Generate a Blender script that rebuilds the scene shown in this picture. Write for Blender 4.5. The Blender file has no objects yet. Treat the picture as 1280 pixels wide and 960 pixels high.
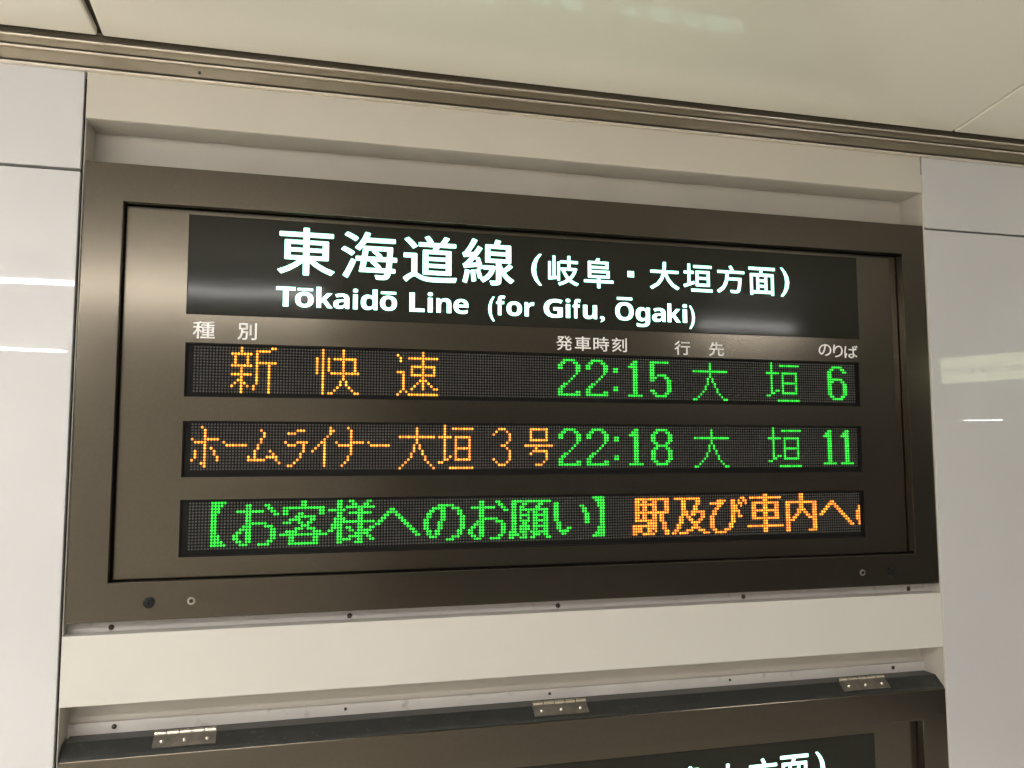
import bpy, bmesh, math, random
from mathutils import Matrix, Vector

random.seed(7)
SC = bpy.context.scene
COL = SC.collection

# ---------------------------------------------------------------- units
# 1 unit of the plan = one LED pitch = 6 mm; x to the right, y downwards, z into the wall
S = 0.006
CX, CY, CZ = 36.72, 10.89, -290.84
EYE = 1.6

def W(x, y, z):
    return Vector((x * S, z * S, EYE + (CY - y) * S))

def T(x, y, z):
    """a place surveyed on the LED plane (z = 0) carried to the depth z where the thing really is"""
    k = (z - CZ) / (0 - CZ)
    return (CX + (x - CX) * k, CY + (y - CY) * k, z)

def TW(x, y, z):
    return W(*T(x, y, z))

# ---------------------------------------------------------------- camera, world, light, exposure
R = ((0.97, 0.002, -0.244), (0.02, 0.996, 0.086), (0.243, -0.088, 0.966))
def b(v): return Vector((v[0], v[2], -v[1]))
fwd = b(R[2]).normalized()
right = b(R[0]); right = (right - fwd * right.dot(fwd)).normalized()
up = right.cross(fwd)
cam = bpy.data.objects.new('camera', bpy.data.cameras.new('camera'))
COL.objects.link(cam)
cam.matrix_world = Matrix(((right.x, up.x, -fwd.x, CX * S), (right.y, up.y, -fwd.y, CZ * S), (right.z, up.z, -fwd.z, EYE), (0, 0, 0, 1)))
cam.data.sensor_width = 36.0
cam.data.lens = 36.0 * 1022.5 / 1280.0
cam.data.clip_start = 0.02
cam.data.clip_end = 200
SC.camera = cam

world = bpy.data.worlds.new('World'); SC.world = world
world.use_nodes = True
bg = world.node_tree.nodes['Background']
bg.inputs['Color'].default_value = (1.0, 0.93, 0.84, 1)
bg.inputs['Strength'].default_value = 0.11

SC.view_settings.view_transform = 'Standard'
SC.view_settings.look = 'None'
SC.view_settings.exposure = -0.06
SC.view_settings.gamma = 1.0
SC.cycles.max_bounces = 8
SC.cycles.use_denoising = True
SC.cycles.use_adaptive_sampling = False

# ---------------------------------------------------------------- materials
def mat(name, color, rough=0.5, metal=0.0, coat=0.0, coat_rough=0.05, spec=0.5, emit=None, strength=0.0,
        var=0.0, var_scale=8.0, bump=0.0, bump_scale=3.0, stretch=(1, 1, 1), rough_var=0.0, grime=None):
    m = bpy.data.materials.new(name); m.use_nodes = True
    nt = m.node_tree; n = nt.nodes; l = nt.links
    p = n['Principled BSDF']
    p.inputs['Base Color'].default_value = (*color, 1)
    p.inputs['Roughness'].default_value = rough
    p.inputs['Metallic'].default_value = metal
    p.inputs['Coat Weight'].default_value = coat
    p.inputs['Coat Roughness'].default_value = coat_rough
    p.inputs['Specular IOR Level'].default_value = spec
    if emit:
        p.inputs['Emission Color'].default_value = (*emit, 1)
        p.inputs['Emission Strength'].default_value = strength
    if var or bump or rough_var:
        tc = n.new('ShaderNodeTexCoord'); mp = n.new('ShaderNodeMapping')
        mp.inputs['Scale'].default_value = stretch
        l.new(tc.outputs['Object'], mp.inputs['Vector'])
        def noise(scale, detail):
            t = n.new('ShaderNodeTexNoise'); t.inputs['Scale'].default_value = scale
            t.inputs['Detail'].default_value = detail
            l.new(mp.outputs['Vector'], t.inputs['Vector']); return t
        if var:
            t = noise(var_scale, 5)
            mr = n.new('ShaderNodeMapRange')
            mr.inputs['From Min'].default_value = 0.3; mr.inputs['From Max'].default_value = 0.7
            mr.inputs['To Min'].default_value = 1 - var; mr.inputs['To Max'].default_value = 1 + var
            l.new(t.outputs['Fac'], mr.inputs['Value'])
            mx = n.new('ShaderNodeVectorMath'); mx.operation = 'SCALE'
            mx.inputs[0].default_value = color
            l.new(mr.outputs['Result'], mx.inputs['Scale'])
            out = mx.outputs['Vector']
            if grime:
                t2 = noise(var_scale * 4, 8)
                cr = n.new('ShaderNodeMapRange')
                cr.inputs['From Min'].default_value = 0.62; cr.inputs['From Max'].default_value = 0.8
                l.new(t2.outputs['Fac'], cr.inputs['Value'])
                mm = n.new('ShaderNodeMix'); mm.data_type = 'RGBA'
                l.new(cr.outputs['Result'], mm.inputs['Factor'])
                l.new(out, mm.inputs['A']); mm.inputs['B'].default_value = (*grime, 1)
                out = mm.outputs['Result']
            l.new(out, p.inputs['Base Color'])
        if rough_var:
            t = noise(var_scale * 2.5, 6)
            mr = n.new('ShaderNodeMapRange')
            mr.inputs['From Min'].default_value = 0.3; mr.inputs['From Max'].default_value = 0.7
            mr.inputs['To Min'].default_value = rough - rough_var; mr.inputs['To Max'].default_value = rough + rough_var
            l.new(t.outputs['Fac'], mr.inputs['Value']); l.new(mr.outputs['Result'], p.inputs['Roughness'])
        if bump:
            t = noise(bump_scale, 2)
            bp = n.new('ShaderNodeBump'); bp.inputs['Strength'].default_value = 1.0
            bp.inputs['Distance'].default_value = bump
            l.new(t.outputs['Fac'], bp.inputs['Height'])
            l.new(bp.outputs['Normal'], p.inputs['Normal'])
            if coat: l.new(bp.outputs['Normal'], p.inputs['Coat Normal'])
    return m

M = {}
M['wall'] = mat('white enamel wall panel', (0.575, 0.57, 0.57), rough=0.4, coat=1.0, coat_rough=0.012, var=0.03, var_scale=2.0, bump=0.0016, bump_scale=1.1)
M['wall_edge'] = mat('wall panel cut edge', (0.60, 0.58, 0.54), rough=0.5)
M['gap'] = mat('dark joint', (0.02, 0.018, 0.016), rough=0.8)
M['seam'] = mat('dusty brown seam', (0.06, 0.05, 0.035), rough=0.8)
M['backing'] = mat('wall backing', (0.48, 0.45, 0.42), rough=0.8)
M['ceiling'] = mat('cream enamel ceiling panel', (0.84, 0.80, 0.68), rough=0.35, coat=1.0, coat_rough=0.05, var=0.03, var_scale=1.5, bump=0.0003, bump_scale=1.2)
M['alu'] = mat('brushed aluminium trim', (0.25, 0.215, 0.165), rough=0.3, metal=0.95, var=0.06, var_scale=5)
M['alu_dark'] = mat('shade-dark aluminium groove', (0.10, 0.082, 0.055), rough=0.5, metal=0.4)  # dark tone paints the shade in the trim grooves and the gap above
M['alu_lip'] = mat('pale aluminium and ridge highlight', (0.82, 0.76, 0.66), rough=0.22, metal=0.7)  # pale tone puts the ridges' highlights into the colour; rivets are pale too
M['header'] = mat('cream painted sheet', (0.545, 0.51, 0.435), rough=0.42, coat=0.25, coat_rough=0.2, var=0.03, var_scale=3)
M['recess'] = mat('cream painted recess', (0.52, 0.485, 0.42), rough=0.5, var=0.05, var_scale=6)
M['panel'] = mat('cream cover panel', (0.605, 0.585, 0.535), rough=0.42, coat=0.25, coat_rough=0.2, var=0.02, var_scale=3)
M['flange'] = mat('white painted flange', (0.60, 0.57, 0.53), rough=0.45, var=0.05, var_scale=9, grime=(0.36, 0.33, 0.28))
M['frame'] = mat('dark bronze metallic paint', (0.094, 0.082, 0.064), rough=0.19, metal=0.9, var=0.045, var_scale=140, bump=0.0006, bump_scale=1.2)
M['frame_edge'] = mat('worn bronze edge', (0.30, 0.27, 0.22), rough=0.3, metal=0.8)
M['inner'] = mat('dark bronze face plate', (0.103, 0.090, 0.069), rough=0.19, metal=0.88, var=0.045, var_scale=140, bump=0.0009, bump_scale=1.4)
M['gasket'] = mat('black gasket', (0.008, 0.0075, 0.007), rough=0.7, spec=0.15)
M['leaf'] = mat('dull steel leaf', (0.24, 0.22, 0.20), rough=0.35, metal=0.9, var=0.2, var_scale=50)
M['acrylic'] = mat('dark glossy acrylic', (0.022, 0.022, 0.017), rough=0.09, spec=0.11, coat=0.0, bump=0.0022, bump_scale=1.6)
M['board'] = mat('black led board', (0.005, 0.0047, 0.0045), rough=0.6, spec=0.12)
M['unlit'] = mat('unlit led lens', (0.082, 0.077, 0.073), rough=0.3, spec=0.5)
M['amber'] = mat('amber led rim', (0.04, 0.04, 0.04), rough=0.4, emit=(1.0, 0.27, 0.006), strength=1.15)
M['amber_core'] = mat('amber led core', (0.04, 0.04, 0.04), rough=0.4, emit=(1.0, 0.47, 0.03), strength=2.2)
M['orange'] = mat('orange led rim', (0.04, 0.04, 0.04), rough=0.4, emit=(1.0, 0.20, 0.005), strength=1.2)
M['orange_core'] = mat('orange led core', (0.04, 0.04, 0.04), rough=0.4, emit=(1.0, 0.38, 0.03), strength=2.2)
M['deep_amber'] = mat('deep_amber led rim', (0.04, 0.04, 0.04), rough=0.4, emit=(1.0, 0.23, 0.008), strength=1.15)
M['deep_amber_core'] = mat('deep_amber led core', (0.04, 0.04, 0.04), rough=0.4, emit=(1.0, 0.42, 0.045), strength=2.2)
M['green'] = mat('green led rim', (0.04, 0.04, 0.04), rough=0.4, emit=(0.0, 0.80, 0.015), strength=0.85)
M['green_core'] = mat('green led core', (0.04, 0.04, 0.04), rough=0.4, emit=(0.02, 1.0, 0.06), strength=1.5)
M['lit_letter'] = mat('backlit white letter', (0.7, 0.8, 0.75), rough=0.3, emit=(0.45, 1.0, 0.78), strength=1.7)
M['lit_letter_low'] = mat('backlit white letter of the lower board', (0.7, 0.8, 0.75), rough=0.3, emit=(0.62, 1.4, 1.1), strength=1.7)
M['print'] = mat('white printed letter', (0.93, 0.92, 0.90), rough=0.5)
M['screw'] = mat('dark screw', (0.10, 0.09, 0.08), rough=0.4, metal=0.8)
M['steel'] = mat('stainless steel', (0.66, 0.60, 0.50), rough=0.25, metal=0.95, var=0.15, var_scale=60)
M['rubber'] = mat('black plastic', (0.006, 0.006, 0.006), rough=0.5, spec=0.25)
M['case_top'] = mat('dark green grey case top', (0.027, 0.029, 0.027), rough=0.36, metal=0.3, var=0.15, var_scale=20, grime=(0.08, 0.08, 0.075))
M['lamp'] = mat('fluorescent diffuser', (0.8, 0.8, 0.8), rough=0.5, emit=(1.0, 0.965, 0.95), strength=80.0)
M['floor'] = mat('pale stone floor', (0.80, 0.78, 0.72), rough=0.45, var=0.1, var_scale=1.5)
M['plain_wall'] = mat('off white painted wall', (0.74, 0.72, 0.67), rough=0.6)
M['lamp_body'] = mat('white lamp housing', (0.7, 0.7, 0.68), rough=0.4)
M['sign_face'] = mat('lit sign face', (0.7, 0.7, 0.5), rough=0.4, emit=(0.88, 1.0, 0.60), strength=3.1)
M['sign_text'] = mat('grey sign print', (0.10, 0.12, 0.10), rough=0.5, emit=(0.5, 0.55, 0.45), strength=0.05)

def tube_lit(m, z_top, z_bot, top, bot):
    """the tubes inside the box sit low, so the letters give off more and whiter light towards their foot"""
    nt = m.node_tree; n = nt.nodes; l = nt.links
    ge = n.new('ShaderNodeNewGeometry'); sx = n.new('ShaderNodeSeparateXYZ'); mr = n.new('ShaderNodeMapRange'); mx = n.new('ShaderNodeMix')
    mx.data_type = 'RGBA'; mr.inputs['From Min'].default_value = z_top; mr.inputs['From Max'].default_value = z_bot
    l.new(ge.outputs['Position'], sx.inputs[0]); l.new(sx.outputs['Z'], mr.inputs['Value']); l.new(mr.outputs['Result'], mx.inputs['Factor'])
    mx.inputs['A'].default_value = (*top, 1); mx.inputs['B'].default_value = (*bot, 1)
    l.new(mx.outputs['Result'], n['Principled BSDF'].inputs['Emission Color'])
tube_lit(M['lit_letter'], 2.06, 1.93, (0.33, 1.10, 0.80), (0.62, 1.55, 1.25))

def uneven(m, lo, hi):
    nt = m.node_tree; n = nt.nodes; l = nt.links; p = n['Principled BSDF']
    ge = n.new('ShaderNodeNewGeometry'); mr = n.new('ShaderNodeMapRange'); k = p.inputs['Emission Strength'].default_value
    mr.inputs['To Min'].default_value = k * lo; mr.inputs['To Max'].default_value = k * hi
    l.new(ge.outputs['Random Per Island'], mr.inputs['Value']); l.new(mr.outputs['Result'], p.inputs['Emission Strength'])
for q in ('amber', 'deep_amber', 'orange', 'green'):
    uneven(M[q], 0.65, 1.25); uneven(M[q + '_core'], 0.6, 1.45)

# ---------------------------------------------------------------- builders
def link(name, me, m, parent=None, smooth=False):
    o = bpy.data.objects.new(name, me); COL.objects.link(o)
    if m is not None: me.materials.append(m)
    if parent is not None: o.parent = parent
    if smooth:
        for p in me.polygons: p.use_smooth = True
    return o

def obj(name, bm, m, parent=None, smooth=False):
    me = bpy.data.meshes.new(name); bm.normal_update(); bm.to_mesh(me); bm.free()
    o = link(name, me, m, parent, smooth)
    if parent is not None and parent.type == 'EMPTY':
        o.matrix_parent_inverse = parent_world(parent).inverted()
    elif parent is not None:
        o.matrix_parent_inverse = parent_world(parent).inverted()
    return o

def parent_world(o):
    m = o.matrix_basis.copy()
    if o.parent is not None:
        m = parent_world(o.parent) @ o.matrix_parent_inverse @ m
    return m

def tag(o, label=None, cat=None, group=None, kind=None):
    if label: o['label'] = label
    if cat: o['category'] = cat
    if group: o['group'] = group
    if kind: o['kind'] = kind
    return o

def empty(name, loc):
    o = bpy.data.objects.new(name, None); COL.objects.link(o)
    o.location = loc; o.empty_display_size = 0.05
    return o

def box(bm, p0, p1, bevel=0.0, seg=2):
    """axis box between two world corners"""
    x0, x1 = sorted((p0[0], p1[0])); y0, y1 = sorted((p0[1], p1[1])); z0, z1 = sorted((p0[2], p1[2]))
    vs = [bm.verts.new(c) for c in ((x0,y0,z0),(x1,y0,z0),(x1,y1,z0),(x0,y1,z0),(x0,y0,z1),(x1,y0,z1),(x1,y1,z1),(x0,y1,z1))]
    fs = [bm.faces.new([vs[i] for i in f]) for f in ((0,3,2,1),(4,5,6,7),(0,1,5,4),(1,2,6,5),(2,3,7,6),(3,0,4,7))]
    if bevel:
        es = list({e for f in fs for e in f.edges})
        bmesh.ops.bevel(bm, geom=es, offset=bevel, segments=seg, affect='EDGES', profile=0.5)

def slab(x0, y0, x1, y1, zf, zb, bevel=0.0, bm=None, conv=True):
    """a plate whose front (zf) outline was surveyed as x0..x1, y0..y1; back at depth zb"""
    bm = bm or bmesh.new()
    a = T(x0, y0, zf) if conv else (x0, y0, zf); c = T(x1, y1, zf) if conv else (x1, y1, zf)
    box(bm, W(a[0], a[1], zf), W(c[0], c[1], zb), bevel)
    return bm

def ring(x0, y0, x1, y1, i0, j0, i1, j1, zf, zb, bevel=0.0015):
    """rectangular frame plate with an opening"""
    bm = bmesh.new()
    def q(x, y, z):
        a = T(x, y, zf); return W(a[0], a[1], z)
    O = [(x0, y0), (x1, y0), (x1, y1), (x0, y1)]; I = [(i0, j0), (i1, j0), (i1, j1), (i0, j1)]
    of = [bm.verts.new(q(*p, zf)) for p in O]; inf = [bm.verts.new(q(*p, zf)) for p in I]
    ob = [bm.verts.new(q(*p, zb)) for p in O]; inb = [bm.verts.new(q(*p, zb)) for p in I]
    for k in range(4):
        n = (k + 1) % 4
        bm.faces.new((of[k], inf[k], inf[n], of[n]))
        bm.faces.new((ob[k], ob[n], inb[n], inb[k]))
        bm.faces.new((of[k], of[n], ob[n], ob[k]))
        bm.faces.new((inf[n], inf[k], inb[k], inb[n]))
    bmesh.ops.recalc_face_normals(bm, faces=bm.faces[:])
    if bevel:
        es = [e for e in bm.edges if all(v in of or v in inf for v in e.verts) and len({v in of for v in e.verts}) == 1]
        bmesh.ops.bevel(bm, geom=es, offset=bevel, segments=2, affect='EDGES', profile=0.5)
    return bm

def cyl(bm, c, r, zf, zb, n=20, dome=0.0):
    """disc/cylinder with its axis into the wall, c = (x, y) plan centre"""
    f = []; k = []
    for i in range(n):
        a = 2 * math.pi * i / n
        f.append(bm.verts.new(W(c[0] + r * math.cos(a), c[1] + r * math.sin(a), zf)))
        k.append(bm.verts.new(W(c[0] + r * math.cos(a), c[1] + r * math.sin(a), zb)))
    top = bm.verts.new(W(c[0], c[1], zf - dome))
    for i in range(n):
        j = (i + 1) % n
        bm.faces.new((f[i], top, f[j])); bm.faces.new((f[i], f[j], k[j], k[i]))

def screw(x, y, z, parent, r=0.8, name='screw', m='screw'):
    a = T(x, y, z)
    bm = bmesh.new()
    cyl(bm, a, r, z - 0.35, z + 0.2, 18, 0.25)
    n0 = len(bm.verts)
    o = obj(name, bm, M[m], parent, True)
    bm2 = bmesh.new()
    th = random.uniform(0, 3)
    for q in (0, math.pi / 2):
        dx, dy = math.cos(th + q), math.sin(th + q)
        vs = [bm2.verts.new(W(a[0] + dx * r * .55 * s1 - dy * .11 * r * s2, a[1] + dy * r * .55 * s1 + dx * .11 * r * s2, z - 0.62)) for s1, s2 in ((-1, -1), (1, -1), (1, 1), (-1, 1))]
        bm2.faces.new(vs)
    obj('screw_slot', bm2, M['gasket'], o) if parent.type == 'EMPTY' or parent.parent is None else bm2.free()
    return o

def text_mesh(s, offset=0.0, res=3, shear=0.0, space=1.0):
    cu = bpy.data.curves.new('t', 'FONT'); cu.body = s; cu.offset = offset; cu.resolution_u = res
    cu.space_character = space
    o = bpy.data.objects.new('t', cu); COL.objects.link(o)
    bpy.context.view_layer.update()
    dg = bpy.context.evaluated_depsgraph_get()
    me = bpy.data.meshes.new_from_object(o.evaluated_get(dg))
    bpy.data.objects.remove(o); bpy.data.curves.remove(cu)
    return me

def letters(s, x0, y0, x1, y1, z, m, parent, name='lettering', offset=0.0, thick=0.25, label=None, space=1.0, ybase=None):
    """a word laid flat on the depth z with its ink fitting the surveyed box; strokes are fattened by stacked shifted copies"""
    src = text_mesh(s, 0.0, space=space)
    bmc = bmesh.new(); layer = {}
    shifts = [(0, 0)] + ([(offset * math.cos(q * math.pi / 4), offset * math.sin(q * math.pi / 4)) for q in range(8)] if offset else [])
    lay = bmc.verts.layers.int.new('k')
    for q, (dx, dy) in enumerate(shifts):
        n0 = len(bmc.verts); bmc.from_mesh(src); bmc.verts.ensure_lookup_table()
        for v in bmc.verts[n0:]:
            v.co.x += dx; v.co.y += dy; v[lay] = q
    me = bpy.data.meshes.new('t'); bmc.to_mesh(me)
    ks = [v[lay] for v in bmc.verts]; bmc.free(); bpy.data.meshes.remove(src)
    xs = [v.co.x for v in me.vertices]; ys = [v.co.y for v in me.vertices]
    ax, bx, ay, by = min(xs), max(xs), min(ys), max(ys)
    if ybase is not None: ay, by = ybase
    for v in me.vertices:
        u = (v.co.x - ax) / (bx - ax); w = (v.co.y - ay) / (by - ay)
        a = T(x0 + (x1 - x0) * u, y1 + (y0 - y1) * w, z)
        v.co = W(a[0], a[1], z - 0.012 * ks[v.index])
    bm = bmesh.new(); bm.from_mesh(me); bpy.data.meshes.remove(me)
    if thick and not offset:
        r = bmesh.ops.extrude_face_region(bm, geom=bm.faces[:])
        vs = [g for g in r['geom'] if isinstance(g, bmesh.types.BMVert)]
        bmesh.ops.translate(bm, verts=vs, vec=(0, -thick * S, 0))
        bmesh.ops.recalc_face_normals(bm, faces=bm.faces[:])
    bm.normal_update()
    o = obj(name, bm, M[m], parent)
    if label: o['label'] = label
    return o

F = -5.0                                   # the wall face and the front of both boards
BACK = F + 13.0

# ---------------------------------------------------------------- ceiling
CEIL_Y = -126.3                            # front edge of the glossy soffit, 24 mm out from the wall face
TILT = 0.238                               # it rises gently away from the wall, then the ceiling runs level
ZE = -105.0
LEVEL = CEIL_Y - TILT * (-ZE - 9)
ceil = empty('ceiling', W(100, LEVEL, -200)); tag(ceil, kind='structure')
def ceil_y(z): return CEIL_Y - TILT * (-z - 9)
def seam(x0, x1, z): return x0 + (x1 - x0) * (-z - 9) / 18.0      # x0 at the front edge, x1 18 units further out
def ceiling_panel(a0, a1, b0, b1):
    """one glossy panel between two slightly skewed seams, with rolled edges"""
    bm = bmesh.new()
    zs = [-9.0, -27.0, -60.0, ZE + 0.3]
    lo = [(bm.verts.new(W(seam(a0, a1, z), ceil_y(z), z)), bm.verts.new(W(seam(b0, b1, z), ceil_y(z), z))) for z in zs]
    hi = [(bm.verts.new(W(seam(a0, a1, z), ceil_y(z) - 3, z)), bm.verts.new(W(seam(b0, b1, z), ceil_y(z) - 3, z))) for z in zs]
    for k in range(len(zs) - 1):
        bm.faces.new((lo[k][0], lo[k][1], lo[k+1][1], lo[k+1][0]))
        bm.faces.new((hi[k][0], hi[k+1][0], hi[k+1][1], hi[k][1]))
        bm.faces.new((lo[k][0], lo[k+1][0], hi[k+1][0], hi[k][0]))
        bm.faces.new((lo[k][1], hi[k][1], hi[k+1][1], lo[k+1][1]))
    bm.faces.new((lo[0][0], hi[0][0], hi[0][1], lo[0][1])); bm.faces.new((lo[-1][0], lo[-1][1], hi[-1][1], hi[-1][0]))
    bmesh.ops.recalc_face_normals(bm, faces=bm.faces[:])
    rim = [e for e in bm.edges if e.is_manifold and e.calc_face_angle(0) > 1.0]
    bmesh.ops.bevel(bm, geom=rim, offset=0.0045, segments=4, affect='EDGES', profile=0.5)
    o = obj('ceiling_panel', bm, M['ceiling'], ceil)
    return o
ceiling_panel(-390, -390, -32.0, -34.0)
ceiling_panel(-30.4, -31.3, 301.2, 304.2)
ceiling_panel(302.1, 305.1, 700, 700)
bm = bmesh.new()
vs = [bm.verts.new(W(x, ceil_y(z) - 3.2, z)) for x, z in ((-1300, -6), (1500, -6), (1500, ZE), (-1300, ZE))]
bm.faces.new(vs); obj('ceiling_backing', bm, M['seam'], ceil)
bm = bmesh.new(); box(bm, W(-1500, LEVEL, ZE - 0.1), W(1000, LEVEL - 6, -2800)); obj('level_ceiling', bm, M['plain_wall'], ceil)
bm = bmesh.new(); box(bm, W(-1500, LEVEL - 6.2, ZE + 4), W(3400, LEVEL - 8, BACK + 2)); obj('slab', bm, M['plain_wall'], ceil)

# ---------------------------------------------------------------- aluminium trim between ceiling and wall
trim = empty('ceiling_trim', W(100, -120, F)); tag(trim, 'long ridged aluminium trim running between the ceiling and the wall', 'trim')
def profile(name, pts, m, x0=-380, x1=660, parent=trim):
    bm = bmesh.new()
    a = [bm.verts.new(W(x0, y, z)) for y, z in pts]; c = [bm.verts.new(W(x1, y, z)) for y, z in pts]
    n = len(pts)
    for k in range(n):
        j = (k + 1) % n
        bm.faces.new((a[k], a[j], c[j], c[k]))
    bm.faces.new(a); bm.faces.new(c[::-1])
    bmesh.ops.recalc_face_normals(bm, faces=bm.faces[:])
    bmesh.ops.bevel(bm, geom=[e for e in bm.edges if abs(e.verts[0].co.x - e.verts[1].co.x) > 1], offset=0.0009, segments=2, affect='EDGES')
    return obj(name, bm, m, parent)
def TY(y, z): return T(0, y, z)[1]
def rect(y0, y1, z0, z1): return [(TY(y0, z0), z0), (TY(y1, z0), z0), (TY(y1, z0), z1), (TY(y0, z0), z1)]
def bar(name, y0, y1, zf, m): profile(name, rect(y0, y1, zf, F + 0.6), M[m])
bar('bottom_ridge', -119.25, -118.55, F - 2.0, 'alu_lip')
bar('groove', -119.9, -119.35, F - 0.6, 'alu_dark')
bar('lower_rail', -124.1, -119.95, F - 1.5, 'alu')
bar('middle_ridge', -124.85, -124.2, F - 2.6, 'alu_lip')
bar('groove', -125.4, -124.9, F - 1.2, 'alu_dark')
bar('upper_rail', -127.9, -125.45, F - 2.0, 'alu')
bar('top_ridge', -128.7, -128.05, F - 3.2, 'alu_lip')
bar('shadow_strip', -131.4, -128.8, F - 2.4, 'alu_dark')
screw(-1.5, -121.6, F - 1.5, trim, 0.55)

# ---------------------------------------------------------------- wall panels either side
wall = empty('wall', W(100, 200, F + 6)); tag(wall, kind='structure')
def wall_panel(x0, y0, x1, y1):
    obj('wall_panel', slab(x0, y0, x1, y1, F, F + 4, 0.0018), M['wall'], wall)
LX = -37.55; RX = 293.1
wall_panel(-1300, -118.5, LX, -84.5)
wall_panel(-1300, -83.5, LX, 270)
wall_panel(RX, -118.5, 1500, -86.7)
wall_panel(RX, -85.9, 1500, 270)
bm = bmesh.new(); slab(-380, -118.7, LX + 0.1, 272, F + 4.2, F + 6, bm=bm); slab(RX - 0.1, -118.7, 680, 272, F + 4.2, F + 6, bm=bm)
obj('wall_backing', bm, M['backing'], wall)

# ---------------------------------------------------------------- recess that holds the boards
rec = empty('sign_recess', W(128, -100, F)); tag(rec, kind='structure')
A0, A1 = -36.75, 292.35
obj('header_panel', slab(A0, -118.4, A1, -102.0, F, F + 1.2, 0.0012), M['header'], rec)
a = T(A0, -102.0, F); c = T(A1, -102, F)
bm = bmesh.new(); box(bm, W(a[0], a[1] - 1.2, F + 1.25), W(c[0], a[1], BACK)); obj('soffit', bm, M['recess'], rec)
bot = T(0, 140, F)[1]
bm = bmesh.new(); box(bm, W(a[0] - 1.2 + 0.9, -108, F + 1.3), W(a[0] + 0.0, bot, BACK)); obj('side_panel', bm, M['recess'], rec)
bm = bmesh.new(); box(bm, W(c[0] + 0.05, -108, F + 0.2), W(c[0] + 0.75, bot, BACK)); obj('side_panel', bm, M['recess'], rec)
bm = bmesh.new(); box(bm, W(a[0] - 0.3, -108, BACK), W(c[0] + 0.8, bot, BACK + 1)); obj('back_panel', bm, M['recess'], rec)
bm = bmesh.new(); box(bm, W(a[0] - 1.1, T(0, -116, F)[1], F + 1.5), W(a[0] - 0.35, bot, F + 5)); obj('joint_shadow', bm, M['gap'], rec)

# ---------------------------------------------------------------- upper departure board
brd = empty('departure_board', W(128, 63, F)); tag(brd, 'upper dark bronze departure board with lit title and three rows of LED text', 'departure board', 'departure boards in the wall recess')
PZ = -1.0                                   # face plate depth
FR = (-36.2, -87.4, 291.9, 63.6)
obj('frame', ring(*FR, -24.0, -74.4, 281.0, 51.2, F, F + 5.0, 0.0016), M['frame'], brd)
bx0 = T(FR[0], FR[1], F); bx1 = T(FR[2], FR[3], F)
bm = bmesh.new(); box(bm, W(bx0[0] + 1, bx0[1] + 1, F + 5.1), W(bx1[0] - 1, bx1[1] - 1, BACK - 3)); obj('housing', bm, M['gasket'], brd)
# face plate built as bars around the three windows
win = [(-3.1, -27.45, 257.55, -9.2), (-3.1, -1.1, 257.55, 17.6), (-3.2, 25.0, 257.6, 43.75)]
def face_plate():
    bm = bmesh.new()
    i0 = T(-24, -74.4, F); i1 = T(281.0, 51.2, F)
    X = [i0[0] + 0.45, T(-3.1, 0, PZ)[0], T(257.55, 0, PZ)[0], i1[0] - 0.45]
    ys = [i0[1] + 0.45]
    for w in win: ys += [T(0, w[1], PZ)[1], T(0, w[3], PZ)[1]]
    ys.append(i1[1] - 0.45)
    V = {}
    def v(i, j, z):
        k = (i, j, z)
        if k not in V: V[k] = bm.verts.new(W(X[i], ys[j], z))
        return V[k]
    cells = {(i, j) for i in range(3) for j in range(7)} - {(1, 1), (1, 3), (1, 5)}
    for (i, j) in cells:
        bm.faces.new((v(i, j, PZ), v(i, j+1, PZ), v(i+1, j+1, PZ), v(i+1, j, PZ)))
    bm2 = bmesh.ops.extrude_face_region(bm, geom=bm.faces[:])
    bmesh.ops.translate(bm, verts=[g for g in bm2['geom'] if isinstance(g, bmesh.types.BMVert)], vec=(0, 0.6 * S, 0))
    bmesh.ops.recalc_face_normals(bm, faces=bm.faces[:])
    return bm
plate = obj('face_plate', face_plate(), M['inner'], brd)

# title acrylic and lettering
ttl = obj('title_panel', slab(-3.0, -71.1, 258.1, -37.35, PZ - 0.35, PZ - 0.02, 0.0004), M['acrylic'], brd)
bm = slab(-3.25, -71.35, 258.35, -37.1, PZ - 0.12, PZ - 0.01); obj('title_gasket', bm, M['gasket'], brd)
TZ = PZ - 0.37
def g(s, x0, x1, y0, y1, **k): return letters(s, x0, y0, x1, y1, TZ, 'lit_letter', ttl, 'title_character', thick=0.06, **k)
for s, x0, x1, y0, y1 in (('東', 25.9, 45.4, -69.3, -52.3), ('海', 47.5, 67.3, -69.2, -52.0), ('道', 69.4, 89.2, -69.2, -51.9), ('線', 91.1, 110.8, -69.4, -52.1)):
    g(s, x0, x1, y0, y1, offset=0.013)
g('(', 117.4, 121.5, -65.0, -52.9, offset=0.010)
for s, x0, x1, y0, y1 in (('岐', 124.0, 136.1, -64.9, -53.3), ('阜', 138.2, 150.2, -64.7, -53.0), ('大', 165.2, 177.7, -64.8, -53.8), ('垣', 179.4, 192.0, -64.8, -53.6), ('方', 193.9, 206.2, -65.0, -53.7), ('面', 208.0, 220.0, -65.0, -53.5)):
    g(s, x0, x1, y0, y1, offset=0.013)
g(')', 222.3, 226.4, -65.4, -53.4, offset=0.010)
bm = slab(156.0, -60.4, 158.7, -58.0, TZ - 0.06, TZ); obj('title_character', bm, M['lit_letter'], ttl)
def sans(ch):                                # the upright bold sans of the bundled fonts
    o = ord(ch)
    if 65 <= o <= 90: return chr(0x1D5D4 + o - 65)
    if 97 <= o <= 122: return chr(0x1D5EE + o - 97)
    return ch
hm = text_mesh(sans('H')); CAP = max(v.co.y for v in hm.vertices); bpy.data.meshes.remove(hm)
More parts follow.
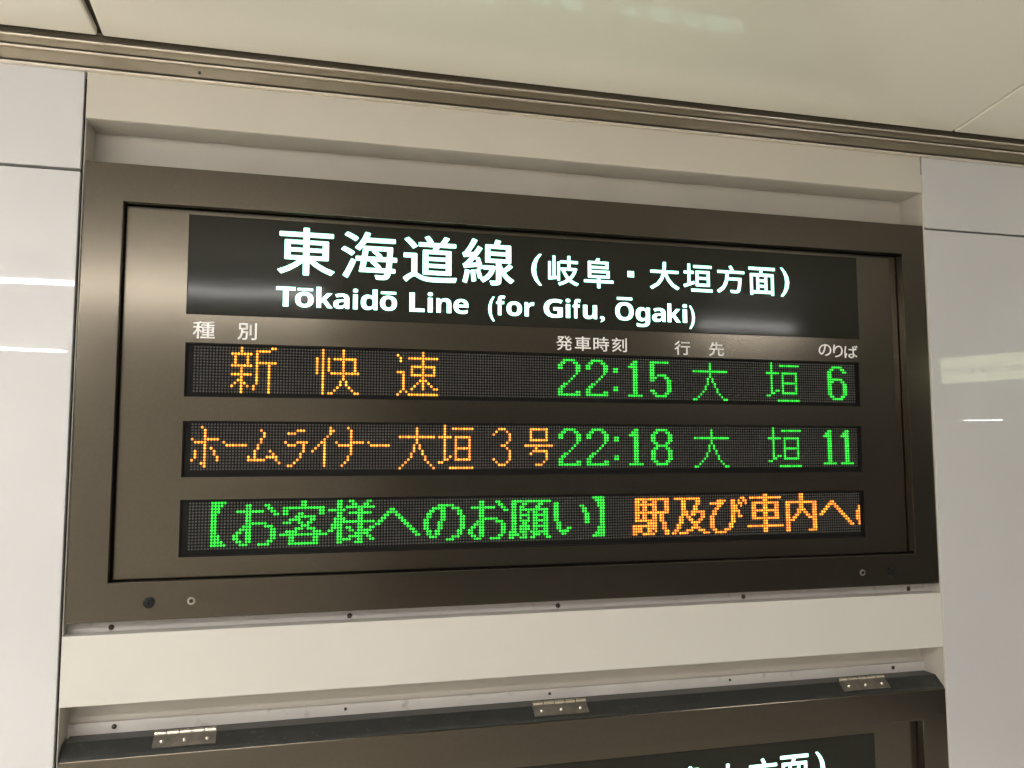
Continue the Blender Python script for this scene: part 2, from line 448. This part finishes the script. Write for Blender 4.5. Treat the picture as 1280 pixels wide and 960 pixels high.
for ch, x0, x1 in (('T', 25.73, 32.24), ('o', 32.13, 38.36), ('k', 39.35, 44.9), ('a', 45.13, 50.63), ('i', 51.87, 53.64), ('d', 54.66, 60.48), ('o', 61.43, 67.4), ('L', 71.89, 77.34), ('i', 78.5, 80.36), ('n', 81.66, 87.11), ('e', 87.98, 93.49), ('(', 100.9, 103.31), ('f', 103.89, 107.37), ('o', 107.82, 113.74), ('r', 114.79, 118.47), ('G', 122.19, 129.61), ('i', 130.85, 132.64), ('f', 133.62, 136.76), ('u', 137.75, 143.31), (',', 144.53, 146.4), ('O', 150.75, 158.24), ('g', 159.17, 165.01), ('a', 165.95, 171.57), ('k', 172.46, 177.92), ('i', 178.83, 180.75), (')', 181.66, 184.07)):
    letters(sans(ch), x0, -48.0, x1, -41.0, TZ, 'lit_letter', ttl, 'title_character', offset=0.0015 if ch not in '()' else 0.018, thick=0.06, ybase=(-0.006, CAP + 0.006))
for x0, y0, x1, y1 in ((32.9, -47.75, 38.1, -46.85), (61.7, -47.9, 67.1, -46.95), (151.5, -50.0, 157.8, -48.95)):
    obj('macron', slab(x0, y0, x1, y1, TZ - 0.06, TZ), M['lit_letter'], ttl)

PT = PZ - 0.06
def h(s, x0, x1, y0, y1, off=0.011): letters(s, x0, y0, x1, y1, PT, 'print', brd, 'heading_character', offset=off, thick=0.03)
h('種', -1.0, 6.1, -34.8, -28.9); h('別', 13.4, 19.7, -34.8, -28.9)
h('発', 127.0, 133.3, -34.2, -28.7); h('車', 134.3, 140.7, -34.2, -28.7); h('時', 141.7, 148.1, -34.2, -28.7); h('刻', 149.2, 155.3, -34.2, -28.7)
h('行', 175.1, 181.7, -33.8, -28.3); h('先', 189.8, 196.3, -33.8, -28.3)
h('の', 238.9, 244.9, -34.6, -29.7, 0.008); h('り', 245.6, 250.3, -34.5, -29.3, 0.008); h('ば', 250.9, 257.3, -34.4, -29.1, 0.008)

# ---------------------------------------------------------------- LED rows
# each row string: 'r' = list of rows; a row is written as column spans, e.g. "0-6,8"
GL = {
'新': "3,13,14|3,8-12|0-6,8|1,5,8|1,5,8|1,5,8-14|0-6,8,12|3,8,12|3,8,12|0-6,8,12|3,8,12|2,3,8,12|1,3,4,8,12|0,3,5,7,12|3,7,12|3,12",
'快': "2,9|2,9|2,9|0,2,4,6-13|0,2,4,9,13|0,2,4,9,13|0,2,4,9,13|0,2,4,9,13|0,2,5-14|2,9|2,9|2,8,10|2,8,10|2,7,11|2,6,12|2,4,5,13,14",
'速': "9|0,9|1,4-14|1,9|9|5-13|5,9,13|0-2,5,9,13|2,5-13|2,9|2,8-10|2,7,9,11|2,6,9,12|2,5,9,13,14|1,3|0,4-14",
'2': "|2-6|1,2,6,7|0,1,7,8|0,1,7,8|7,8|7|6|5|4|2,3|1,2|0,1|0,1,7,8|0-8",
':': "||||0,1|0,1||||||0,1|0,1|",
'1': "|2,3|1-3|0-3|2,3|2,3|2,3|2,3|2,3|2,3|2,3|2,3|2,3|2,3|0-5",
'5': "|0-7|0,1|0,1|0,1|0,1|0,1,3-6|0-2,6,7|0,1,7,8|7,8|7,8|7,8|0,1,7,8|1,2,6,7|2-6",
'6': "|2-6|1,2,6,7|0,1,7,8|0,1|0,1|0,1,2-6|0-2,6,7|0,1,7,8|0,1,7,8|0,1,7,8|0,1,7,8|0,1,7,8|1,2,6,7|2-6",
'8': "|2-6|1,2,6,7|0,1,7,8|0,1,7,8|0,1,7,8|1,2,6,7|2-6|1,2,6,7|0,1,7,8|0,1,7,8|0,1,7,8|0,1,7,8|1,2,6,7|2-6",
'大': "|7|7|7|0-14|7|7|6,8|6,8|6,9|5,9|5,10|4,10|3,11|2,12|0,1,13,14",
'垣': "2|2,6-14|2|2|0-5,7-13|2,7,13|2,7,13|2,7,13|2,7-13|2,7,13|2,7,13|2,4,5,7,13|2,3,7-13|0,1||5-14",
'ホ': "|3|4|4|4|0,4-8|1-4|4|4,6|1,4,7|1,4,7|1,4,8|0,4,8|3,4|4",
'ー': "||||||0|1-7",
'ム': "||4|5|5|4|4|3|3|2,7|2,8|0,2,6-9|0-5,9|10",
'ラ': "||4-6|1-3|||0,4-7|1-3,6|6|6|5|5|4|3|1,2",
'イ': "|6|6,7|6|5|4|3,4|2,4|1,4|0,4|4|4|4|4|4",
'ナ': "|4|5|5|5|5|0,5-9|1-5|5|5|5|4|4|3|2",
'大a': "|6|6|6|0-12|6|6|5,7|5,7|5,8|4,8|4,9|3,9|2,10|1,11|0,12",
'垣a': "2|2,5-12|2|2|0-4,6-11|2,6,11|2,6,11|2,6,11|2,6-11|2,6,11|2,6,11|2,4,6,11|2,3,6-11|0,1||4-12",
'3': "|2-4|1,5|0,6|6|6|5|3,4|5|6|6|6|0,6|1,5|2-4",
'号': "|2-8|2,8|2,8|2,8|2-8||0-10|4|3-8|2,8|8|8|7|4-6",
'【': "0-4|0-3|0-2|0-2|0,1|0,1|0,1|0,1|0,1|0,1|0,1|0-2|0-2|0-3|0-4",
'】': "0-4|1-4|2-4|2-4|3,4|3,4|3,4|3,4|3,4|3,4|3,4|2-4|2-4|1-4|0-4",
'お': "|4,5,10,11|4,5,11,12|1-9,12,13|4,5,13,14|4,5|4,5|4-10|3-5,10-12|2-5,12,13|1,2,4,5,12,13|0,1,4,5,12,13|0,1,4,5,12,13|1,2,4,5,11,12|2-4,8-11",
'客': "7,8|7,8|1-14|1,2,13,14|1,2,6,7,13,14|5-11|3-6,10,11|1-3,6,7,9,10|7-9|5-7,9-11|2-5,11-13|0-15|3,4,11,12|3,4,11,12|3-12",
'様': "3,4,7,8,13,14|3,4,8,9,12,13|3,4,6-15|0-5,10,11|3,4,7-14|3,4,10,11|2-5,10,11|2-15|1-4,10,11|1-4,6,7,10,11,14,15|0,1,3,4,7,8,10-14|3,4,9-13|3,4,7-11,13,14|3-7,10,11,14,15|3,4,9-11",
'へ': "|||5,6|4-7|3,4,7,8|2,3,8,9|1,2,9,10|0,1,10,11|11,12|12,13|13,14|14,15",
'の': "||5-10|3-7,10-12|2,3,6,7,12,13|1,2,6,7,12,13|1,2,6,7,13,14|0,1,6,7,13,14|0,1,5,6,13,14|0,1,5,6,13,14|0,1,5,6,13,14|1,2,4,5,12,13|1,2,4,5,12,13|2-4,10-12|8-10",
'願': "|1-15|1,2,5,6,11,12|1,2,4,5,10,11|1,2,4-14|1,2,4,7,9,10,13,14|1,2,4-7,9-14|1,2,4,7,9,10,13,14|1,2,4-7,9-14|1,2,5,6,9,10,13,14|1,2,4-7,9-14|1,2,4-7,9,10,13,14|0-2,4-6,8-14|0-3,5,6,9-11,13,14|0,1,4-6,8,9,14,15",
'い': "||1,2|1,2,11,12|1,2,12,13|1,2,12,13|1,2,13,14|1,2,13,14|1,2,13,14|2,3,13,14|2,3|2,3,6,7|3-6|4,5",
'駅': "|1-14|1,2,4,5,8,9,13,14|1-9,13,14|1,2,4,5,8,9,13,14|1,2,4,5,8,9,13,14|1-14|1,2,4,5,8,9,11,12|1,2,4,5,8,9,11,12|1-9,11,12|6-9,12,13|0-9,12,13|0-3,6-9,12,13|0-3,6,7,9,13,14|0,1,4-8,13,14",
'及': "|1-11|4,5,10,11|4,5,10,11|4,5,9,10|4,5,9,10|4-6,8-13|4-6,8,9,12,13|3,4,6,7,12,13|3,4,7,8,11,12|3,4,8-11|2,3,9,10|2,3,8-11|1,2,6-8,11-13|0,1,3-6,13-15",
'び': "|13,14|3-6,9,10,12,14,15|0-5,9,10,12,13,15|3,4,9-11,13|2,3,9-11|1,2,9-12|1,2,9,10,12|0,1,9,10,12,13|0,1,9,10|0,1,9,10|0,1,8,9|0,1,8,9|1,2,6-8|2-6",
'車': "7,8|1-14|7,8|2-13|2,3,7,8,12,13|2,3,7,8,12,13|2-13|2,3,7,8,12,13|2,3,7,8,12,13|2-13|7,8|7,8|0-15|7,8|7,8",
'内': "7,8|7,8|7,8|1-14|1,2,7,8,13,14|1,2,7,8,13,14|1,2,6-9,13,14|1,2,6,7,9,10,13,14|1,2,5,6,10,11,13,14|1,2,4,5,11-14|1-4,13,14|1,2,13,14|1,2,13,14|1,2,13,14|1,2,11-14",
}
def cells(key):
    out = []
    for r, row in enumerate(GL[key].split('|')):
        for part in row.split(','):
            if not part: continue
            if '-' in part:
                p, q = part.split('-'); out += [(c, r) for c in range(int(p), int(q) + 1)]
            else: out.append((int(part), r))
    return out

def dome(bm, x, y, r, n, hgt, zb=0.35, core=0):
    """one LED: short barrel with a rounded lens"""
    rings = [(r, zb), (r, 0.0), (r * 0.66, -hgt * 0.75)]
    vs = [[bm.verts.new(W(x + q * math.cos(2 * math.pi * k / n), y + q * math.sin(2 * math.pi * k / n), z)) for k in range(n)] for q, z in rings]
    tip = bm.verts.new(W(x, y, -hgt))
    for a_, b_ in ((0, 1), (1, 2)):
        for k in range(n):
            j = (k + 1) % n
            bm.faces.new((vs[a_][k], vs[b_][k], vs[b_][j], vs[a_][j]))
    for k in range(n):
        f = bm.faces.new((vs[2][k], tip, vs[2][(k + 1) % n])); f.material_index = core

LED = [
 (-26.07, [('新', 12, 'amber'), ('快', 40, 'amber'), ('速', 68, 'amber'), ('2', 128, 'green'), ('2', 139, 'green'), (':', 150, 'green'), ('1', 156, 'green'), ('5', 165, 'green'), ('大', 183, 'green'), ('垣', 215, 'green'), ('6', 243, 'green')]),
 (0.0, [('ホ', 0, 'deep_amber'), ('ー', 10, 'deep_amber'), ('ム', 18, 'deep_amber'), ('ラ', 30, 'deep_amber'), ('イ', 39, 'deep_amber'), ('ナ', 47, 'deep_amber'), ('ー', 58, 'deep_amber'), ('大a', 69, 'deep_amber'), ('垣a', 83, 'deep_amber'), ('3', 103, 'deep_amber'), ('号', 115, 'deep_amber'),
        ('2', 128, 'green'), ('2', 139, 'green'), (':', 150, 'green'), ('1', 156, 'green'), ('8', 165, 'green'), ('大', 183, 'green'), ('垣', 215, 'green'), ('1', 240, 'green'), ('1', 248, 'green')]),
 (26.24, [('【', 7, 'green'), ('お', 14, 'green'), ('客', 29, 'green'), ('様', 45, 'green'), ('へ', 61, 'green'), ('の', 78, 'green'), ('お', 94, 'green'), ('願', 109, 'green'), ('い', 125, 'green'), ('】', 141, 'green'),
        ('駅', 157, 'orange'), ('及', 173, 'orange'), ('び', 189, 'orange'), ('車', 205, 'orange'), ('内', 221, 'orange'), ('へ', 237, 'orange'), ('の', 254, 'orange')]),
]
KIND = {'amber': 'amber led character', 'green': 'green led character', 'orange': 'orange led character'}
for (Y0, chars), wn in zip(LED, win):
    bm = slab(wn[0] - 2, wn[1] - 1.5, wn[2] + 2, wn[3] + 1.5, 0.35, 1.4)
    led = obj('led_display', bm, M['board'], brd)
    bm = ring(wn[0] - 0.05, wn[1] - 0.05, wn[2] + 0.05, wn[3] + 0.05, wn[0] + 0.35, wn[1] + 0.35, wn[2] - 0.35, wn[3] - 0.35, PZ + 0.25, 0.3, 0.0)
    obj('window_gasket', bm, M['gasket'], led)
    lit = set()
    for key, c0, m in chars:
        bm = bmesh.new()
        for c, r in cells(key):
            if c + c0 > 255 or (c + c0, r) in lit: continue
            lit.add((c + c0, r))
            dome(bm, c + c0, Y0 + r, 0.50, 8, 0.32, core=1)
        o = obj('led_character', bm, M[m], led, True); o.data.materials.append(M[m + '_core'])
    bm = bmesh.new()
    for c in range(256):
        for r in range(16):
            if (c, r) not in lit: dome(bm, c, Y0 + r, 0.34, 6, 0.15)
    o = obj('unlit_leds', bm, M['unlit'], led, True); o['kind'] = 'stuff'

# locks, holes and screws of the frame
def lock(x, y, parent, r, m='rubber'):
    a = T(x, y, F); bm = bmesh.new(); cyl(bm, a, r, F - 0.45, F + 0.3, 28, 0.1)
    o = obj('lock', bm, M[m], parent, False)
    bm = bmesh.new(); box(bm, W(a[0] - 0.15 * r, a[1] - 0.6 * r, F - 0.57), W(a[0] + 0.15 * r, a[1] + 0.6 * r, F - 0.5)); obj('keyhole', bm, M['gasket'], o)
lock(-11.6, 57.9, brd, 1.75); lock(269.4, 58.1, brd, 1.75)
for x in (1.3, 255.5):
    a = T(x, 57.9, F); bm = bmesh.new()
    cyl(bm, a, 1.25, F - 0.25, F + 0.2, 24, 0.05); o = obj('screw', bm, M['frame_edge'], brd)
    bm = bmesh.new(); cyl(bm, a, 0.7, F - 0.36, F - 0.2, 6, 0.0); obj('screw_socket', bm, M['gasket'], o)

# ---------------------------------------------------------------- cover panel between the boards
cov = empty('cover_panel', W(128, 89, F)); tag(cov, 'cream cover panel between the two boards with screwed flanges above and below', 'cover panel')
obj('face', slab(A0, 67.4, A1 + 0.4, 89.25, F, F + 5.8, 0.0012), M['panel'], cov)
fl = obj('flange', slab(A0 + 1.4, 60.5, A1 - 1.6, 70.0, F + 6, F + 7.0), M['flange'], cov)
for x in (-22.5, 52.4, 126.9, 201.9, 276.7): screw(x, 65.1, F + 6, fl, 0.85)
lf = obj('flange', slab(A0 + 2.6, 94.5, A1 - 3, 99.5, F + 11.4, F + 12.8, 0.0012), M['flange'], cov)
for x in (-20.5, 51.5, 123.6, 195.3, 267.9): screw(x, 96.0, F + 11.4, lf, 0.75 if x in (-20.5, 267.9) else 0.5)
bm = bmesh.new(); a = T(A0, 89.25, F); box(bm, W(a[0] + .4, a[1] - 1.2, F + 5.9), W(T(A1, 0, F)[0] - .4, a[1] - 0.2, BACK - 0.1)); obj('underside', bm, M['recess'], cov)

# ---------------------------------------------------------------- lower board
low = empty('departure_board', W(128, 150, F)); tag(low, 'lower departure board cut by the photo edge, with hinged dark top and white backlit characters', 'departure board', 'departure boards in the wall recess')
topy = CY + (97.55 - CY) * (BACK - CZ) / (0 - CZ)         # true height of the case top
ty = T(0, 105.55, F)[1]
la, lb = T(-36.2, 0, F)[0], T(292.6, 0, F)[0]
SL0 = (topy, F + 4.9); SL1 = (ty - 0.55, F + 0.75)          # flat top, then a straight sloping lip
prof = [(topy, BACK - 0.2), SL0, SL1, (ty, F + 0.35)]
prof += [(ty + 2.0, F + 0.35), (ty + 2.0, BACK - 0.2)]
bm = bmesh.new()
va = [bm.verts.new(W(la + 0.3, y, z)) for y, z in prof]; vb = [bm.verts.new(W(lb - 0.3, y, z)) for y, z in prof]
for k in range(len(prof)):
    j = (k + 1) % len(prof); bm.faces.new((va[k], va[j], vb[j], vb[k]))
bm.faces.new(va); bm.faces.new(vb[::-1]); bmesh.ops.recalc_face_normals(bm, faces=bm.faces[:])
obj('case_top', bm, M['case_top'], low)
obj('frame', ring(-36.2, 105.75, 292.6, 160, -23.8, 117.7, 281.2, 156, F, F + 5.0, 0.0022), M['frame'], low)
i0 = T(-23.8, 117.7, F); i1 = T(281.2, 158, F)
bm = bmesh.new(); box(bm, W(i0[0] + .4, i0[1] + .4, PZ), W(i1[0] - .4, i1[1], PZ + 0.8)); lpl = obj('face_plate', bm, M['inner'], low)
bm = bmesh.new(); box(bm, W(la + 1.5, ty + 2.1, F + 5.1), W(lb - 1.5, bot - 3, BACK - 1)); obj('housing', bm, M['gasket'], low)
lt = obj('title_panel', slab(-3.0, 120.9, 258.1, 154.4, PZ - 0.35, PZ - 0.02, 0.0004), M['acrylic'], low)
for s, x0, x1, y0 in (('亀', 174.3, 186.0, 126.3), ('山', 188.2, 199.0, 126.7), ('方', 202.2, 214.4, 126.0), ('面', 215.8, 228.1, 125.9)):
    letters(s, x0, y0, x1, 137.6, TZ, 'lit_letter_low', lt, 'title_character', offset=0.013, thick=0.06)
letters(')', 231.2, 125.7, 235.3, 137.9, TZ, 'lit_letter_low', lt, 'title_character', offset=0.010, thick=0.06)

def hinge(x0, x1):
    """butt hinge lying over the rounded case top: barrel of knuckles along the top, leaf hanging down the curve"""
    hz = F + 5.3
    k = (hz - CZ) / (0 - CZ)
    X0 = CX + (x0 - CX) * k; X1 = CX + (x1 - CX) * k
    e = empty('hinge', W((X0 + X1) / 2, topy, hz)); e.parent = low
    e.matrix_parent_inverse = parent_world(low).inverted()
    n = 5; L = (X1 - X0) / n
    yc = topy - 0.55; r = 0.85
    for i in range(n):
        bm = bmesh.new(); m = 14
        xa = X0 + i * L + 0.16; xb = X0 + (i + 1) * L - 0.16
        ra = [bm.verts.new(W(xa, yc + r * math.cos(2*math.pi*q/m), hz + r * math.sin(2*math.pi*q/m))) for q in range(m)]
        rb = [bm.verts.new(W(xb, yc + r * math.cos(2*math.pi*q/m), hz + r * math.sin(2*math.pi*q/m))) for q in range(m)]
        for q in range(m): bm.faces.new((ra[q], ra[(q+1) % m], rb[(q+1) % m], rb[q]))
        bm.faces.new(ra[::-1]); bm.faces.new(rb); bmesh.ops.recalc_face_normals(bm, faces=bm.faces[:])
        obj('knuckle', bm, M['steel'], e)
    # leaf: strip bent over the rounded edge of the case
    dy, dz = SL1[0] - SL0[0], SL1[1] - SL0[1]; ln = math.hypot(dy, dz)
    def curve(t, o):
        return SL0[0] + dy * t + o * dz / ln, SL0[1] + dz * t - o * dy / ln
    bm = bmesh.new(); ts = [0.0, 0.4, 0.82]
    pr = [curve(t, 0.02) for t in ts] + [curve(t, 0.42) for t in ts[::-1]]
    va = [bm.verts.new(W(X0, y, z)) for y, z in pr]; vb = [bm.verts.new(W(X1, y, z)) for y, z in pr]
    for q in range(len(pr)):
        j = (q + 1) % len(pr); bm.faces.new((va[q], va[j], vb[j], vb[q]))
    bm.faces.new(va); bm.faces.new(vb[::-1]); bmesh.ops.recalc_face_normals(bm, faces=bm.faces[:])
    obj('leaf', bm, M['leaf'], e)
    for f in (0.14, 0.5, 0.86):
        y, z = curve(0.45, 0.5)
        bm = bmesh.new(); bmesh.ops.create_uvsphere(bm, u_segments=12, v_segments=8, radius=0.62 * S); bmesh.ops.translate(bm, verts=bm.verts[:], vec=W(X0 + (X1 - X0) * f, y, z))
        obj('rivet', bm, M['alu_lip'], e, True)
hinge(-8.6, 10.4); hinge(117.0, 137.2); hinge(242.3, 263.4)

# ---------------------------------------------------------------- corridor lamps and hanging sign (seen mirrored in the enamel and the face plates), added unseen fill lamps
def lamp(x0, x1, z, y, label, w=5, turn=0.0):
    e = empty('fluorescent_lamp', W((x0 + x1) / 2, y, z)); tag(e, label, 'lamp', 'fluorescent lamps along the corridor')
    bm = bmesh.new(); box(bm, W(x0 - 3, y - 0.5, z - w * 0.5), W(x1 + 3, LEVEL + 0.1, z + w * 0.5), 0.005); obj('housing', bm, M['lamp_body'], e)
    bm = bmesh.new(); box(bm, W(x0, y - 0.4, z - w), W(x1, y + 1.6, z + w), 0.004); obj('tube_cover', bm, M['lamp'], e)
    e.rotation_euler.z = turn
    return e
for x0, x1, z, lab in ((-620, -415, -404, 'white tube lamp nearest the left end of the near ceiling row'), (-405, -220, -404, 'white tube lamp second from the left end of the near ceiling row'),
                      (-215, 50, -404, 'white tube lamp of the near ceiling row straight across from the boards'), (420, 525, -455, 'single white tube lamp of the near ceiling row to the right of the boards'),
                      (-640, -260, -849, 'long white tube lamp of the row by the far wall'), (-1180, -680, -849, 'added longest white tube lamp, out of view at the left end of the far row'),  # the left-end lamp is added unseen, lengthening the row for more light
   (-900, -560, -150, 'added unseen fill lamp close to the boards wall at the far left'), (690, 960, -170, 'added unseen fill lamp close to the boards wall, right of the boards'), (-640, -290, -290, 'added unseen fill lamp close to the boards wall, left of the boards'),  # unseen lamps added to brighten the walls, kept clear of the reflections
   (-1000, -360, -620, 'added unseen fill lamp of a middle row on the left'), (2540, 2720, -2400, 'distant white tube lamp down the passage on the right')):  # the middle-row lamp is an unseen addition for more light
    lamp(x0, x1, z, -122.6, lab, 1.2 if z < -2000 else 5)
fl = bmesh.new(); box(fl, W(-1500, 277.56, BACK), W(650, 285, -2800)); tag(obj('floor', fl, M['floor']), kind='structure')
ow = bmesh.new(); box(ow, W(-1500, LEVEL + 0.1, -1150), W(150, 277.4, -1170)); tag(obj('opposite_wall', ow, M['plain_wall']), kind='structure')

sg = empty('overhead_sign', W(612, -62, -230)); tag(sg, 'lit yellow green direction sign reading Shinkansen Tracks, mirrored in the right wall panel', 'sign')
P0 = Vector((571.5, -315)); P1 = Vector((656.0, -143)); du = (P1 - P0).normalized(); nn = Vector((du[1], -du[0]))
if nn[0] > 0: nn = -nn                        # towards the boards
def sp(u, y, o): q = P0 + du * u + nn * o; return W(q[0], y, q[1])
def sbox(u0, y0, u1, y1, o0, o1):
    bm = bmesh.new()
    vs = [bm.verts.new(sp(u, y, o)) for o in (o0, o1) for u, y in ((u0, y0), (u1, y0), (u1, y1), (u0, y1))]
    for f in ((0,1,2,3), (7,6,5,4), (0,4,5,1), (1,5,6,2), (2,6,7,3), (3,7,4,0)): bm.faces.new([vs[q] for q in f])
    bmesh.ops.recalc_face_normals(bm, faces=bm.faces[:]); return bm
SL = (P1 - P0).length
obj('case', sbox(-1.2, -74.2, SL + 1.2, -50.2, -12, -0.1), M['lamp_body'], sg)
obj('sign_face', sbox(0, -73.1, SL, -51.3, 0, 0.5), M['sign_face'], sg)
for u in (20, SL - 20): obj('hanger', sbox(u - 1, LEVEL + 0.1, u + 1, -74.3, -7, -5), M['alu'], sg)
me = text_mesh('Shinkansen Tracks'); xs = [v.co.x for v in me.vertices]; ax, bx_ = min(xs), max(xs); k = 8.0 / 0.72
u_end = 18.0; u_start = u_end + 86.0
for v in me.vertices:
    t = (v.co.x - ax) / (bx_ - ax); v.co = sp(u_start + (u_end - u_start) * t, -58.4 - v.co.y * k, 0.6)
o = link('sign_lettering', me, M['sign_text'], sg); o.matrix_parent_inverse = parent_world(sg).inverted()
obj('arrow', sbox(4, -62.6, 14, -61.2, 0.5, 0.65), M['sign_text'], sg)
